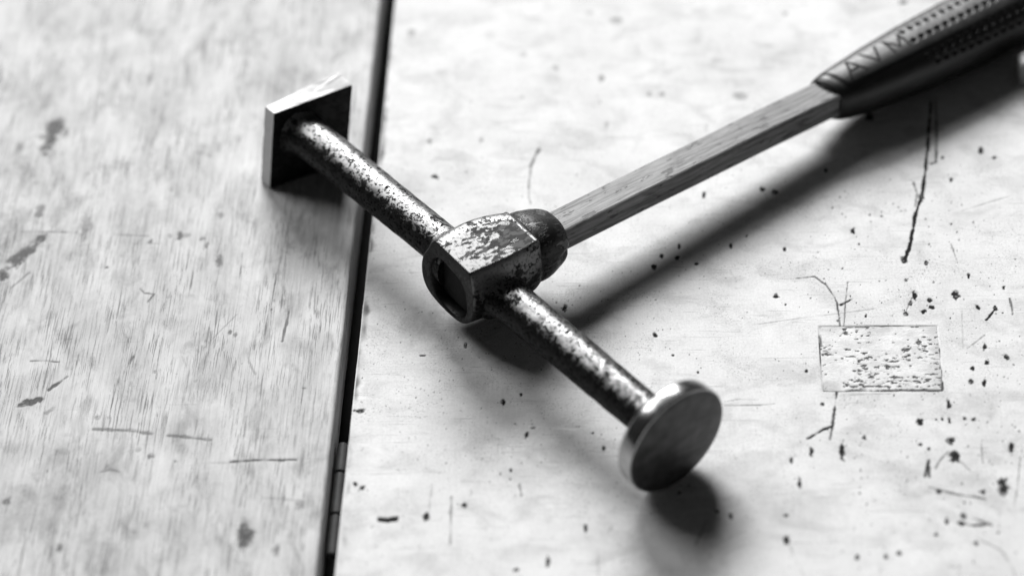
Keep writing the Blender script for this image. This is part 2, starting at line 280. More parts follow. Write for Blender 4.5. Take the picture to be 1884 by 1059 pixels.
def right_board_material():
    t = NT("worn_varnished_wood")
    big = t.noise(1 / 30, 5, .6, dist=.4)
    cloud = t.ramp(t.noise((1 / 17, 1 / 11, 1), 5, .62, dist=.8, loc=(2, 6, 0)), .46, .66)
    mid = t.noise((1 / 7, 1 / 5, 1), 4, .6, dist=.6)
    fine = t.noise((1.3, 1.3, 1), 3, .7)
    fib = t.noise((.10, 1.6, 1), 3, .6, rot=(0, 0, .03))
    fibv = t.noise((1.8, .12, 1), 3, .6, rot=(0, 0, .05))
    v = t.math('MULTIPLY_ADD', t.ramp(big, .3, .7), .09, .625)
    v = t.math('MULTIPLY_ADD', cloud, -.11, v)
    v = t.math('MULTIPLY_ADD', t.math('SUBTRACT', mid, .5), .10, v)
    v = t.math('MULTIPLY_ADD', t.math('SUBTRACT', fine, .5), .30, v)
    v = t.math('MULTIPLY_ADD', t.math('SUBTRACT', fib, .5), .05, v)
    v = t.math('MULTIPLY_ADD', t.math('SUBTRACT', fibv, .5), .10, v)
    # rubbed-in grime: fine peppering that gathers in patches
    patchy = t.ramp(t.noise(1 / 15, 3, .6, loc=(4, 1, 0)), .42, .66)
    pep = t.math('MULTIPLY', t.ramp(t.noise(1.5, 4, .78), .53, .68), patchy)
    v = t.mix(t.math('MULTIPLY', pep, .8), v, .10)
    # scattered pin-point specks and hair scratches in several directions
    vo = t.n('ShaderNodeTexVoronoi', feature='F1')
    vo.inputs['Scale'].default_value = 1.0
    t.link(t.coords((.45, .36, 1)), vo.inputs['Vector'])
    spk = t.math('MULTIPLY', t.ramp(vo.outputs['Distance'], .07, .14, 1.0, 0.0), t.ramp(t.noise(1 / 4, 2, .5, loc=(1, 1, 4)), .47, .57))
    v = t.mix(t.math('MULTIPLY', spk, .75), v, .06)
    for k, (rz, th, sx) in enumerate(((.9, .685, .035), (-.35, .70, .03), (1.75, .69, .045), (2.3, .70, .05))):
        hair = t.ramp(t.noise((sx, 2.4, 1), 2, .5, rot=(0, 0, rz), loc=(k * 7.0, k * 3.0, 0)), th, th + .05)
        v = t.mix(t.math('MULTIPLY', hair, .6), v, .16)
    v = t.mix(t.ramp(t.attr('marks'), 0.0, .72), v, .015)
    v = t.mix(t.attr('scuff'), v, .85)
    rough = t.math('MULTIPLY_ADD', t.noise(1 / 6, 4, .6), .2, .55)
    rough = t.math('MULTIPLY_ADD', t.attr('marks'), .25, rough)
    return t.bsdf(v, rough, spec=.09, bump=t.math('ADD', fine, t.math('MULTIPLY', mid, 1.0)), bump_mm=.05)


def left_board_material():
    t = NT("bare_grained_wood")
    rz = math.radians(3.0)
    big = t.noise((1 / 22, 1 / 60, 1), 4, .55, rot=(0, 0, rz))
    blot = t.noise((1 / 15, 1 / 22, 1), 5, .62, loc=(7, 3, 0), dist=.5)
    smear = t.ramp(t.noise((1 / 9, 1 / 16, 1), 5, .65, loc=(2, 8, 0), dist=.6), .50, .68)
    str1 = t.noise((.5, 1 / 60, 1), 5, .65, rot=(0, 0, rz))
    str2 = t.noise((1.6, 1 / 30, 1), 3, .6, rot=(0, 0, rz), loc=(6, 1, 0))
    pore = t.noise((2.2, 1 / 13, 1), 3, .62, rot=(0, 0, rz))
    pore2 = t.noise((1.2, 1 / 24, 1), 4, .6, rot=(0, 0, rz + .012), loc=(3, 9, 0))
    dens = t.ramp(t.noise((1 / 8, 1 / 30, 1), 4, .6, rot=(0, 0, rz), loc=(1, 5, 0)), .38, .64)
    fine = t.noise((1.7, 1.0, 1), 3, .7)
    v = t.math('MULTIPLY_ADD', t.ramp(big, .3, .7), .10, .325)
    v = t.math('MULTIPLY_ADD', t.ramp(blot, .3, .7), .14, v)
    v = t.math('MULTIPLY_ADD', smear, -.13, v)
    v = t.math('MULTIPLY_ADD', t.math('SUBTRACT', str1, .5), .20, v)
    v = t.math('MULTIPLY_ADD', t.math('SUBTRACT', str2, .5), .17, v)
    v = t.math('MULTIPLY_ADD', t.math('SUBTRACT', fine, .5), .20, v)
    p = t.math('MULTIPLY', t.ramp(pore, .56, .60), t.mix(dens, .12, .68))
    v = t.mix(p, v, .13)
    p2 = t.math('MULTIPLY', t.ramp(pore2, .585, .625), t.mix(dens, .15, .8))
    v = t.mix(p2, v, .09)
    cross = t.ramp(t.noise((.04, 1.9, 1), 2, .5, rot=(0, 0, .1), loc=(5, 5, 0)), .69, .74)
    v = t.mix(t.math('MULTIPLY', cross, .4), v, .14)
    v = t.math('MAXIMUM', v, .03)
    v = t.mix(t.ramp(t.attr('marks'), 0.0, .78), v, .018)
    rough = t.math('MULTIPLY_ADD', fine, .2, .5)
    h = t.math('SUBTRACT', t.math('MULTIPLY', str1, 1.5), p)
    return t.bsdf(v, rough, spec=.3, bump=h, bump_mm=.07)


def patch_material():
    t = NT("flaking_inlay_wood")
    mid = t.noise((1 / 6, 1 / 3, 1), 4, .65)
    fine = t.noise((.9, 1.6, 1), 4, .7)
    v = t.math('MULTIPLY_ADD', t.ramp(mid, .3, .7), .18, .52)
    v = t.math('MULTIPLY_ADD', t.math('SUBTRACT', fine, .5), .30, v)
    v = t.mix(t.ramp(t.attr('marks'), .05, .7), v, .03)
    return t.bsdf(v, .55, spec=.3, bump=fine, bump_mm=.12)


def chipped_steel(name, worn=.5, size=1.0, paint=.005, steel=.15, speck=.5, paint_rough=.4, steel_rough=.42, spec_paint=.25,
                  up_axis=None, up_gain=.12, reach=(-6.0, 6.0), dull=1.0, stretch=(1, 1, 1)):
    """black paint chipped off worn steel; up_axis varies the paint cover, on shafts and eye painting in a lit top and shaded underside"""
    t = NT(name)
    sc = lambda k: tuple(k * q for q in stretch)
    a = t.noise(sc(.30 / size), 5, .62, dist=.35)
    b = t.noise(sc(1.15 / size), 3, .6, loc=(5, 2, 9))
    m = t.math('MULTIPLY_ADD', b, .35, t.math('MULTIPLY', a, .82))
    m = t.math('ADD', m, .13 * worn)
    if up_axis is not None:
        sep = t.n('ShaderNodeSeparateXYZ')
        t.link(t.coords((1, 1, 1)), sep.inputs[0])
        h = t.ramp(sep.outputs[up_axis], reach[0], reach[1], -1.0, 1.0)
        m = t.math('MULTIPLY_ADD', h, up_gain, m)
    bare = t.ramp(m, .61, .63)
    grey = t.ramp(t.noise(sc(.5 / size), 3, .6, loc=(2, 8, 1)), .50, .54)
    pit = t.math('MULTIPLY', t.ramp(t.noise(1.05, 4, .72, loc=(9, 1, 3)), .54, .59), speck)
    micro = t.noise(2.2, 3, .7)
    dark = t.mix(grey, paint, paint * 3.0)
    lite = t.math('MULTIPLY_ADD', micro, steel * .9, steel * .55)
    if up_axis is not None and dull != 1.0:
        lite = t.math('MULTIPLY', lite, t.ramp(sep.outputs[up_axis], reach[0], reach[1], dull, 1.0))  # painted shade: bare steel darkened towards the underside
    edge = t.math('MULTIPLY', t.ramp(m, .59, .615), t.math('SUBTRACT', 1.0, bare))
    col = t.mix(pit, t.mix(bare, dark, lite), .004)
    free = t.math('SUBTRACT', 1.0, pit)
    metal = t.math('MULTIPLY', bare, free)
    r = t.mix(bare, t.math('MULTIPLY_ADD', micro, .16, paint_rough - .08), t.math('MULTIPLY_ADD', micro, .2, steel_rough - .1))
    r = t.mix(pit, r, .8)
    sp = t.math('MULTIPLY', t.math('MULTIPLY', free, spec_paint), t.math('SUBTRACT', 1.0, edge))
    h2 = t.math('SUBTRACT', t.math('MULTIPLY_ADD', micro, .25, t.math('MULTIPLY', bare, -1.0)), pit)
    return t.bsdf(col, r, metal, spec=sp, bump=h2, bump_mm=.035)


def plain_metal(name, col, rough, metal=1.0, spec=.5, var=.1, scr=(.5, .5, .5), bump_mm=.03):
    t = NT(name)
    n1 = t.noise(scr, 4, .6)
    n2 = t.noise(1 / 5, 3, .6)
    v = t.math('MULTIPLY_ADD', t.math('SUBTRACT', n1, .5), var, col)
    v = t.math('MAXIMUM', t.math('MULTIPLY_ADD', t.math('SUBTRACT', n2, .5), var, v), .004)
    r = t.math('MULTIPLY_ADD', t.math('SUBTRACT', n1, .5), .22, rough)
    return t.bsdf(v, r, metal, spec, bump=n1, bump_mm=bump_mm)


def handle_wood_material():
    t = NT("handle_wood")
    g = t.noise((1.0, 1 / 22, 1.0), 4, .65)
    fine = t.noise((2.6, 1 / 7, 2.6), 3, .65)
    big = t.noise((.15, 1 / 40, .15), 3, .5)
    nick = t.ramp(t.noise((.5, .16, .5), 3, .6, loc=(3, 3, 3)), .60, .66)
    soil = t.ramp(t.noise((.25, 1 / 12, .25), 4, .7, loc=(8, 1, 2)), .56, .72)
    v = t.math('MULTIPLY_ADD', t.math('SUBTRACT', g, .5), .52, .175)
    v = t.math('MULTIPLY_ADD', t.math('SUBTRACT', fine, .5), .30, v)
    v = t.math('MULTIPLY_ADD', t.math('SUBTRACT', big, .5), .16, v)
    v = t.mix(t.math('MULTIPLY', soil, .8), v, .06)
    v = t.mix(t.math('MULTIPLY', nick, .75), v, .03)
    v = t.math('MAXIMUM', v, .02)
    return t.bsdf(v, .5, 0.0, .3, bump=t.math('SUBTRACT', fine, nick), bump_mm=.07)


M_RIGHT = right_board_material()
M_LEFT = left_board_material()
M_PATCH = patch_material()
M_SHAFT = chipped_steel("chipped_black_shaft", worn=-.80, size=.7, steel=.22, speck=.95, spec_paint=.14, up_axis=1, up_gain=.21, reach=(.8, 6.9), dull=.16, steel_rough=.40)  # highlight band along the top and dark lower half are painted in
M_EYE = chipped_steel("chipped_black_eye", worn=.12, size=1.1, steel=.13, speck=.5, spec_paint=.10, up_axis=2, up_gain=.07, reach=(-8.0, 12.0), dull=.3)  # lighter top and shaded underside put into the colour here too
M_EYETOP = chipped_steel("rubbed_steel_top", worn=.27, size=1.4, paint=.03, steel=.075, speck=.15, steel_rough=.40, paint_rough=.6, spec_paint=.10,
                         up_axis=1, up_gain=-.07, reach=(-12.0, 12.0), stretch=(1.25, .7, 1))
M_EDGE = plain_metal("worn_plate_edge", .56, .40, 0.0, .5, .16, (.6, .6, .6), .03)
M_EYEIN = chipped_steel("blackened_eye_mouth", worn=-.1, size=1.2, paint=.004, steel=.03, speck=.3, spec_paint=.14)
M_RIM = plain_metal("polished_steel_edge", .33, .22, 1.0, .5, .16, (.5, .5, .5))
M_DISC = plain_metal("dull_steel_face", .058, .5, .6, .4, .12, (.10, .35, .2), .02)
M_PLATEFACE = chipped_steel("black_plate_back", worn=0.1, size=1.2, paint=.004, steel=.02, speck=.2, paint_rough=.6, steel_rough=.5, spec_paint=.12)
M_COLLAR = chipped_steel("dark_worn_collar", worn=-.1, size=1.3, paint=.008, steel=.10, speck=.5, spec_paint=.30, paint_rough=.48, steel_rough=.42, stretch=(1.2, .5, 1.2))
M_WOOD = handle_wood_material()
M_ENDGRAIN = plain_metal("oil_dark_end_grain", .010, .7, 0.0, .15, .012, (.8, .8, .8), .15)
M_RUBBER = plain_metal("black_rubber", .006, .43, 0.0, .44, .008, (.6, .3, .6), .05)
M_LETTER = plain_metal("dull_black_lettering", .008, .7, 0.0, .2, .004)
M_HINGE = plain_metal("dark_hinge_metal", .05, .6, 0.0, .2, .05, (.5, .5, .5))
M_GAP_BLACKOUT = plain_metal("blackout_dark", .02, .8, 0.0, .2, .01)
M_BLOCK = plain_metal("pale_grey_block", .36, .5, 0.0, .4, .05)


# ------------------------------------------------------------------ the bench: two boards, an inlay, a hinge, a dark slab added under the gap
def paint(X, Y, strokes, blobs, seed):
    m = np.zeros(X.shape)
    rough = noise2(X, Y, .9, seed, 2)
    soft = noise2(X, Y, 3.0, seed + 5, 2)

    def window(x0, x1, y0, y1):
        i0, i1 = np.searchsorted(X[0], (x0, x1))
        j0, j1 = np.searchsorted(Y[:, 0], (y0, y1))
        return slice(j0, max(j1, j0 + 1)), slice(i0, max(i1, i0 + 1))
    for pts, w, s in strokes:
        p = np.array(pts)
        pad = w * 2 + 1
        W = window(p[:, 0].min() - pad, p[:, 0].max() + pad, p[:, 1].min() - pad, p[:, 1].max() + pad)
        x, y = X[W], Y[W]
        if x.size == 0:
            continue
        d = np.full(x.shape, 1e9)
        for (ax, ay), (bx, by) in zip(p[:-1], p[1:]):
            dx, dy = bx - ax, by - ay
            q = np.clip(((x - ax) * dx + (y - ay) * dy) / (dx * dx + dy * dy + 1e-9), 0, 1)
            d = np.minimum(d, np.hypot(x - ax - q * dx, y - ay - q * dy))
        r = w * .55 * (1 + .5 * soft[W]) + .16
        f = s * (1 - sstep(.45, 1.15, d / r + .25 * rough[W])) * np.clip(1.0 + .5 * soft[W] + .3 * rough[W], 0, 1)
        m[W] = np.maximum(m[W], f)
    for bx, by, rx, ry, ang, s in blobs:
        pad = max(rx, ry) * 1.7 + .6
        W = window(bx - pad, bx + pad, by - pad, by + pad)
        x, y = X[W] - bx, Y[W] - by
        if x.size == 0:
            continue
        d = np.hypot(x / (rx * .95 + .05), y / (ry * .95 + .05))
        big = min(1.0, max(0.0, (min(rx, ry) - 1.0) / 2.5))        # small ones are crisp flecks, big ones soft stains
        irr = rough[W] * (.45 - .2 * big) + soft[W] * (.15 + .3 * big)
        f = s * (1 - sstep(.55 - .15 * big, 1.05 + .25 * big, d + irr)) * np.clip(1.0 + .45 * rough[W], 0, 1)
        m[W] = np.maximum(m[W], f)
    return m


def random_flecks(n, box, seed, smin=.12, smax=.42, smul=1.0):
    r = np.random.RandomState(seed)
    out = []
    for k in range(n):
        a = smin + (smax - smin) * r.rand() ** 2.2
        out.append((box[0] + r.rand() * (box[1] - box[0]), box[2] + r.rand() * (box[3] - box[2]),
                    a, a * (.8 + 1.6 * r.rand()), 0, smul * (.35 + .5 * r.rand())))
    return out


def board(name, cols, ys, mat, parent, marks_fn, seed, amp, side=1):
    """a plank: the top is a fine grid with real dents; cols are (x, z) from one side face over the top to the other"""
    cx = np.array([c[0] for c in cols], float)
    cz = np.array([c[1] for c in cols], float)
    ys = np.array(ys, float)
    X, Y = np.meshgrid(cx, ys)
    Z = np.meshgrid(cz, ys)[0].copy()
    top = cz > -.001
    i0, i1 = np.where(top)[0][[0, -1]]
    marks = np.zeros(X.shape)
    scuff = np.zeros(X.shape)
    sub = slice(i0, i1 + 1)
    mk, sc, dz = marks_fn(X[:, sub], Y[:, sub])
    marks[:, sub] = mk
    scuff[:, sub] = sc
    Z[:, sub] += amp * noise2(X[:, sub], Y[:, sub], (8, 8), seed + 9, 3) + dz
    edge = ~top
    wob = noise2(np.zeros(len(ys)), ys, 9.0, seed + 3, 4) * .05
    X[:, edge] += wob[:, None]
    ny, nx = X.shape
    co = np.stack([X, Y, Z], -1).reshape(-1, 3) * MM
    idx = np.arange(nx * ny).reshape(ny, nx)
    quads = np.stack([idx[:-1, :-1], idx[:-1, 1:], idx[1:, 1:], idx[1:, :-1]], -1).reshape(-1, 4)
    # close the underside and the two ends
    under = np.array([[idx[0, 0], idx[-1, 0], idx[-1, -1], idx[0, -1]]])
    me = bpy.data.meshes.new(name)
    nq = len(quads) + 1
    allq = np.concatenate([quads, under])
    me.vertices.add(len(co))
    me.vertices.foreach_set('co', co.ravel())
    me.loops.add(nq * 4)
    me.loops.foreach_set('vertex_index', allq.ravel().astype(np.int32))
    me.polygons.add(nq)
    me.polygons.foreach_set('loop_start', np.arange(0, nq * 4, 4, dtype=np.int32))
    me.polygons.foreach_set('use_smooth', np.r_[np.ones(nq - 1, bool), False])
    for nm, arr in (('marks', marks), ('scuff', scuff)):
        at = me.attributes.new(nm, 'FLOAT', 'POINT')
        at.data.foreach_set('value', arr.ravel().astype(np.float32))
    me.materials.append(mat)
    me.update()
    me.validate()
    o = bpy.data.objects.new(name, me)
    C.objects.link(o)
    o.parent = parent
    return o


def spaced(pieces):
    out = []
    for a, b, st in pieces:
        n = max(1, int(round(abs(b - a) / st)))
        out += list(np.linspace(a, b, n, endpoint=False))
    out.append(pieces[-1][1])
    return out


bench = bpy.data.objects.new("workbench", None)
C.objects.link(bench)
bench['label'] = "scratched workbench top of two pale boards with a dark gap between them"
bench['category'] = "workbench"

RX = -46.6      # the right board's edge
LX = -51.7      # the left board's edge
GRID = .34
PATCH_P = np.array(PATCH)


def inside_patch(x, y, grow=0.0):
    px0, px1 = PATCH_P[:, 0].min() - grow, PATCH_P[:, 0].max() + grow
    py0, py1 = PATCH_P[:, 1].min() - grow, PATCH_P[:, 1].max() + grow
    return np.minimum(np.minimum(x - px0, px1 - x), np.minimum(y - py0, py1 - y))


def right_marks(X, Y):
    fl = random_flecks(300, (95, 172, -118, 45), 3, .14, .42) + random_flecks(300, (-46, 50, -95, 0), 9, .15, .28, .75) + random_flecks(260, (-46, 172, -118, 60), 4, .14, .32, .8) \
        + random_flecks(60, (-46, 172, 60, 145), 5, .15, .6, .5) + random_flecks(90, (-20, 40, -90, -25), 6, .07, .22, .9) \
        + random_flecks(120, (125, 172, -80, 20), 8, .10, .36, .9)
    m = paint(X, Y, RIGHT_STROKES, RIGHT_BLOBS + fl, 21)
    # the worn, dirty arris along the gap
    e = X - RX
    m = np.maximum(m, .5 * (1 - sstep(.3, 2.4, e + 1.1 * noise2(X, Y, 5.0, 77, 3))) * np.clip(.6 + .6 * noise2(X, Y, (2.0, 9.0), 78, 2), 0, 1))
    d = inside_patch(X, Y)
    groove = np.exp(-(d / .28) ** 2) * np.clip(.35 + .8 * noise2(X, Y, 4.0, 80, 3), .08, 1)
    m = np.maximum(m, .75 * groove)
    sc = paint(X, Y, LIGHT_STROKES, [], 5)
    dz = -.10 * m - .35 * sstep(-.15, .15, d) * 1.0
    return np.clip(m, 0, 1), sc, dz


def left_marks(X, Y):
    fl = random_flecks(90, (-190, LX, -118, 120), 13, .12, .45, .7)
    m = paint(X, Y, LEFT_STROKES, LEFT_BLOBS + fl, 41)
    return np.clip(m, 0, 1), np.zeros(X.shape), -.08 * m


rx_top = spaced([(RX + .5, 176, GRID), (176, 260, 6), (260, 700, 55)])
r_cols = [(RX + .2, -24), (RX, -23.5), (RX, -12), (RX, -4), (RX, -1.2), (RX + .05, -.42), (RX + .18, -.14)] + [(x, 0.0) for x in rx_top] + [(700.2, -.5), (700.2, -24)]
r_ys = spaced([(-520, -160, 45), (-160, -121, 4), (-121, 152, GRID), (152, 230, 6), (230, 620, 45)])
plank_r = board("plank", r_cols, r_ys, M_RIGHT, bench, right_marks, 100, .03)
plank_r['label'] = "right board, smooth and pale, with dark flecks, a crack and a rectangular inlay"

lx_top = spaced([(-760, -260, 55), (-260, -196, 6), (-196, LX - 1.2, .37)])
l_cols = [(-760.2, -18), (-760.2, -.5)] + [(x, 0.0) for x in lx_top] + [(LX - .7, -.12), (LX - .3, -.36), (LX - .08, -.8), (LX, -1.6), (LX, -4), (LX, -9), (LX, -13), (LX - .3, -15.5), (LX - 1.2, -17.2), (LX - 3, -18)]
l_ys = spaced([(-520, -160, 45), (-160, -121, 4), (-121, 152, .40), (152, 230, 6), (230, 620, 45)])
plank_l = board("plank", l_cols, l_ys, M_LEFT, bench, left_marks, 200, .04)
plank_l['label'] = "left board with open straight grain and dark stains"


def make_patch():
    xs = np.linspace(PATCH_P[:, 0].min() + .18, PATCH_P[:, 0].max() - .18, 130)
    ys = np.linspace(PATCH_P[:, 1].min() + .18, PATCH_P[:, 1].max() - .18, 96)
    X, Y = np.meshgrid(xs, ys)
    w, h = xs[-1] - xs[0], ys[-1] - ys[0]
    # flakes: short streaks lying along the grain of the inlay
    a = noise2(X, Y, (2.6, 1.0), 301, 3)
    b = noise2(X, Y, (9, 6), 302, 2)
    m = sstep(.60, .85, noise2(X, Y, (1.7, .75), 301, 4) + .5 * b) * .95
    m = np.maximum(m, .5 * sstep(.70, 1.05, noise2(X, Y, (1.1, .5), 303, 2) + .5 * b))
    edge = np.minimum(np.minimum(X - xs[0], xs[-1] - X), np.minimum(Y - ys[0], ys[-1] - Y))
    m = np.maximum(m, (1 - sstep(0, 1.2, edge)) * np.clip(.35 + .7 * noise2(X, Y, 5.0, 304, 2), 0, .8))
    # grey grime in the lower left corner and along the right
    m = np.maximum(m, .28 * (1 - sstep(2, 9, np.hypot(X - xs[0], (Y - ys[0]) * 1.2) + 2 * b)))
    m = np.maximum(m, .24 * (1 - sstep(1, 5, xs[-1] - X + 2 * b)))
    m = np.maximum(m, .22 * (1 - sstep(1, 6, ys[-1] - Y + 2.5 * noise2(X, Y, (8, 5), 307, 2))))
    Z = -.03 + .02 * noise2(X, Y, 3, 305, 3) - .14 * m
    ny, nx = X.shape
    V = np.stack([X, Y, Z], -1).reshape(-1, 3)
    idx = np.arange(nx * ny).reshape(ny, nx)
    F = np.stack([idx[:-1, :-1], idx[:-1, 1:], idx[1:, 1:], idx[1:, :-1]], -1).reshape(-1, 4).tolist()
    ring = list(idx[0, :]) + list(idx[1:, -1]) + list(idx[-1, -2::-1]) + list(idx[-2:0:-1, 0])
    V = V.tolist()
    n0 = len(V)
    V += [(V[i][0], V[i][1], -1.5) for i in ring]
    k = len(ring)
    F += [(ring[i], n0 + i, n0 + (i + 1) % k, ring[(i + 1) % k]) for i in range(k)]
    o = mesh_obj("repair_patch", V, F, M_PATCH, plank_r, sharp=60)
    vals = np.r_[m.ravel(), np.full(k, .8)].astype(np.float32)
    at = o.data.attributes.new('marks', 'FLOAT', 'POINT')
    at.data.foreach_set('value', vals)
    o['label'] = "rectangular inlaid patch with flaking surface"
    return o


make_patch()


def tube_y(y0, y1, r, n=20, lip=.4):
    rings = []
    for y, k in ((y0, r - lip), (y0 + lip, r), (y1 - lip, r), (y1, r - lip)):
        rings.append([(k * math.cos(2 * math.pi * i / n), y, -k * math.sin(2 * math.pi * i / n)) for i in range(n)])
    return loft(rings)


def make_hinge():
    """a butt hinge down in the gap: a leaf screwed to the right board's edge and three knuckles"""
    root_v, root_f = [], []
    pts = [(-47.4, -112, -20), (-46.75, -112, -20), (-46.75, -59, -20), (-47.4, -59, -20)]
    V = [*pts, *[(p[0], p[1], -7.5) for p in pts]]
    F = [(0, 3, 2, 1), (4, 5, 6, 7), (0, 1, 5, 4), (1, 2, 6, 5), (2, 3, 7, 6), (3, 0, 4, 7)]
    h = mesh_obj("hinge", V, F, M_HINGE, bench, smooth=False)
    bevel(h, .2)
    for y0, y1 in ((-71.2, -59.5), (-88, -71.6), (-104, -88.4)):
        v, f = tube_y(0, y1 - y0, 1.75)
        mesh_obj("knuckle", v, f, M_HINGE, h, Matrix.Translation(Vector((-49.3 * MM, y0 * MM, -8.4 * MM))), sharp=40)
    return h


make_hinge()


def make_gap_blackout():  # unseen dark slab, added so the gap between the boards stays black
    V = [(x, y, z) for x in (-72, -26) for y in (-520, 620) for z in (-80, -34)]
    F = [(0, 1, 3, 2), (4, 6, 7, 5), (0, 4, 5, 1), (2, 3, 7, 6), (0, 2, 6, 4), (1, 5, 7, 3)]
    o = mesh_obj("gap_blackout", V, F, M_GAP_BLACKOUT, bench, smooth=False)
    return bevel(o, 1.5)


make_gap_blackout()


# ------------------------------------------------------------------ the hammer
BASE = np.array((E0[0], E0[1], 0.0))
hammer = bpy.data.objects.new("hammer", None)
C.objects.link(hammer)
hammer.location = Vector(BASE * MM)
hammer['label'] = "worn hammer with a square and a round face, wooden handle and black rubber grip"
hammer['category'] = "hammer"

AX = unit(DISC - E0)
EX = unit(AX - HD * AX.dot(HD))
EZ = np.cross(EX, HD)
if EZ[2] < 0:
    EZ = -EZ
EYE = frame_of(E0 - BASE, EX, HD, EZ)


def soften(poly, sharp, it=3):
    p = [(np.array(a, float), s) for a, s in zip(poly, sharp)]
    for _ in range(it):
        q = []
        for i in range(len(p)):
            a, s = p[i]
            pr, nx = p[i - 1][0], p[(i + 1) % len(p)][0]
            if s:
                q.append((a, True))
            else:
                q.append((a + .25 * (pr - a), False))
                q.append((a + .25 * (nx - a), False))
        p = q
    return p


EYE_POLY = [(-3.2, 14.0), (12.1, 14.0), (14.4, 6.4), (13.9, -4.0), (8.6, -10.4), (3.8, -12.0), (-6.8, -12.2), (-13.0, -10.0), (-15.1, -5.0), (-14.5, 1.4), (-11.4, 7.2), (-7.6, 11.6)]
EYE_SHARP = [True, True] + [False] * 10


def make_eye():
    base = soften(EYE_POLY, EYE_SHARP, 3)
    n = len(base)
    rings = []
    c = np.array((-.5, .5))
    for y, s, lx in ((-10.6, .955, 0), (-10.2, .985, 0), (-8, 1.0, -.3), (-4, 1.03, -.7), (1, 1.045, -1.0), (5, 1.04, -.6), (9, 1.02, .4), (12, .985, 1.4), (14, .955, 2.2), (14.9, .93, 2.4), (15.5, .88, 2.0), (15.9, .80, 1.0)):
        r = []
        for (p, sh) in base:
            q = c + (p - c) * s
            # the flat top keeps its plane and only bellies a little
            k = sstep(7.5, 13.8, p[1])
            q = q * (1 - k) + k * np.array((q[0], 13.85 + .55 * math.cos((y - 1) / 13 * 1.4) - .0 * q[0]))
            k2 = sstep(5, 14, p[1]) * sstep(3, -3, p[0]) if False else (1.0 if (p[0] < 0 and p[1] > 13.5) else max(0, (p[1] - 7) / 7) * (1 if p[0] < 0 else 0))
            q[0] += lx * k2
            if y > 14.95:
                q[1] = q[1] * (1 - k) + k * (c[1] + (13.5) * (s / .93))
            r.append((q[0] + .06 * y * .3, y, q[1]))
        rings.append(r)
    V, F = loft(rings, cap0=False, cap1=True)
    mi = []
    for k in range(len(rings) - 1):
        for i in range(n):
            j = (i + 1) % n
            both = base[i][1] and base[j][1]
            mi.append(1 if (both and k < 8) else 0)
    mi.append(0)
    # front annulus and the bore
    hole = []
    for i in range(n):
        p = base[i][0]
        th = math.atan2(p[1] - (-.6), p[0] - .2)
        cth, sth = math.cos(th), math.sin(th)
        rr = (abs(cth / 9.5) ** 2.5 + abs(sth / 9.3) ** 2.5) ** (-1 / 2.5)
        hole.append((.2 + rr * cth, -.6 + rr * sth))
    prev = 0
    for (y, sc, m) in ((-10.75, 1.1, 2), (-10.6, 1.03, 2), (-9.9, .985, 2), (-8, .96, 2), (-5.5, .95, 2)):
        b = len(V)
        V += [(.2 + (x - .2) * sc, y, -.6 + (z + .6) * sc) for x, z in hole]
        for i in range(n):
            j = (i + 1) % n
            F.append((prev + j, prev + i, b + i, b + j))
            mi.append(m)
        prev = b
    # make winding of the loft outward
    o = mesh_obj("eye", V, F, [M_EYE, M_EYETOP, M_EYEIN], hammer, EYE, sharp=38, mat_index=mi)
    import bmesh
    bm = bmesh.new()
    bm.from_mesh(o.data)
    bmesh.ops.recalc_face_normals(bm, faces=bm.faces)
    bm.to_mesh(o.data)
    bm.free()
    bevel(o, .45, 2, 36)
    return o


make_eye()


def lathe(prof, n=64, jitter=0.0, seed=0):
    rings = []
    th = np.arange(n) * 2 * math.pi / n
    for z, r in prof:
        rr = r * (1 + jitter * noise2(th * 2.2 + 0 * th, np.full(n, z), (1.0, 2.5), seed, 2))
        rings.append([(rr[i] * math.cos(th[i]), rr[i] * math.sin(th[i]), z) for i in range(n)])
    return loft(rings)


def make_shaft(end, length, r0, r1, flare_end, seed):
    d = unit(end - E0)
    prof = []
    for z in np.arange(7.0, length + .01, .8):
        q = (z - 11) / (length - 11)
        r = r0 + (r1 - r0) * max(0, q)
        r += 3.2 * math.exp(-max(0, z - 12.0) / 1.5) if z < 22 else 0
        if flare_end:
            r += flare_end * math.exp(-(length - z) / 1.6)
        prof.append((z, min(r, 9.6)))
    v, f = lathe(prof, 72, .012, seed)
    return mesh_obj("shaft", v, f, M_SHAFT, hammer, axis_frame(E0 - BASE, d), sharp=50)


L_DISC = np.linalg.norm(DISC - E0)
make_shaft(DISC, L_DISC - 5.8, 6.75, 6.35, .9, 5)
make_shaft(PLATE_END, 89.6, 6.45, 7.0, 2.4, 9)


def make_round_face():
    R = 17.9
    n = 128
    prof = [(-6.6, 4.0), (-6.5, R - 2.0), (-6.2, R - .9), (-5.6, R - .25), (-4.8, R), (-.7, R), (-.25, R - .12), (-.05, R - .45)]
    rings = []
    for z, r in prof:
        rings.append([(r * math.cos(2 * math.pi * i / n), r * math.sin(2 * math.pi * i / n), z) for i in range(n)])
    k = len(rings) - 1
    for r in (15, 11, 7, 3, .6):
        rings.append([(r * math.cos(2 * math.pi * i / n), r * math.sin(2 * math.pi * i / n), .55 * (1 - (r / (R - .45)) ** 2)) for i in range(n)])
    V, F = loft(rings)
    mi = [0] * len(F)
    for q in range(len(F)):
        ring = q // n
        if ring >= k:
            mi[q] = 1
    mi[(len(rings) - 1) * n] = 0
    o = mesh_obj("round_face", V, F, [M_RIM, M_DISC], hammer, axis_frame(DISC - BASE, AX), sharp=32, mat_index=mi)
    o['label'] = "round striking face, bright rim and dull dark front"
    return o


make_round_face()


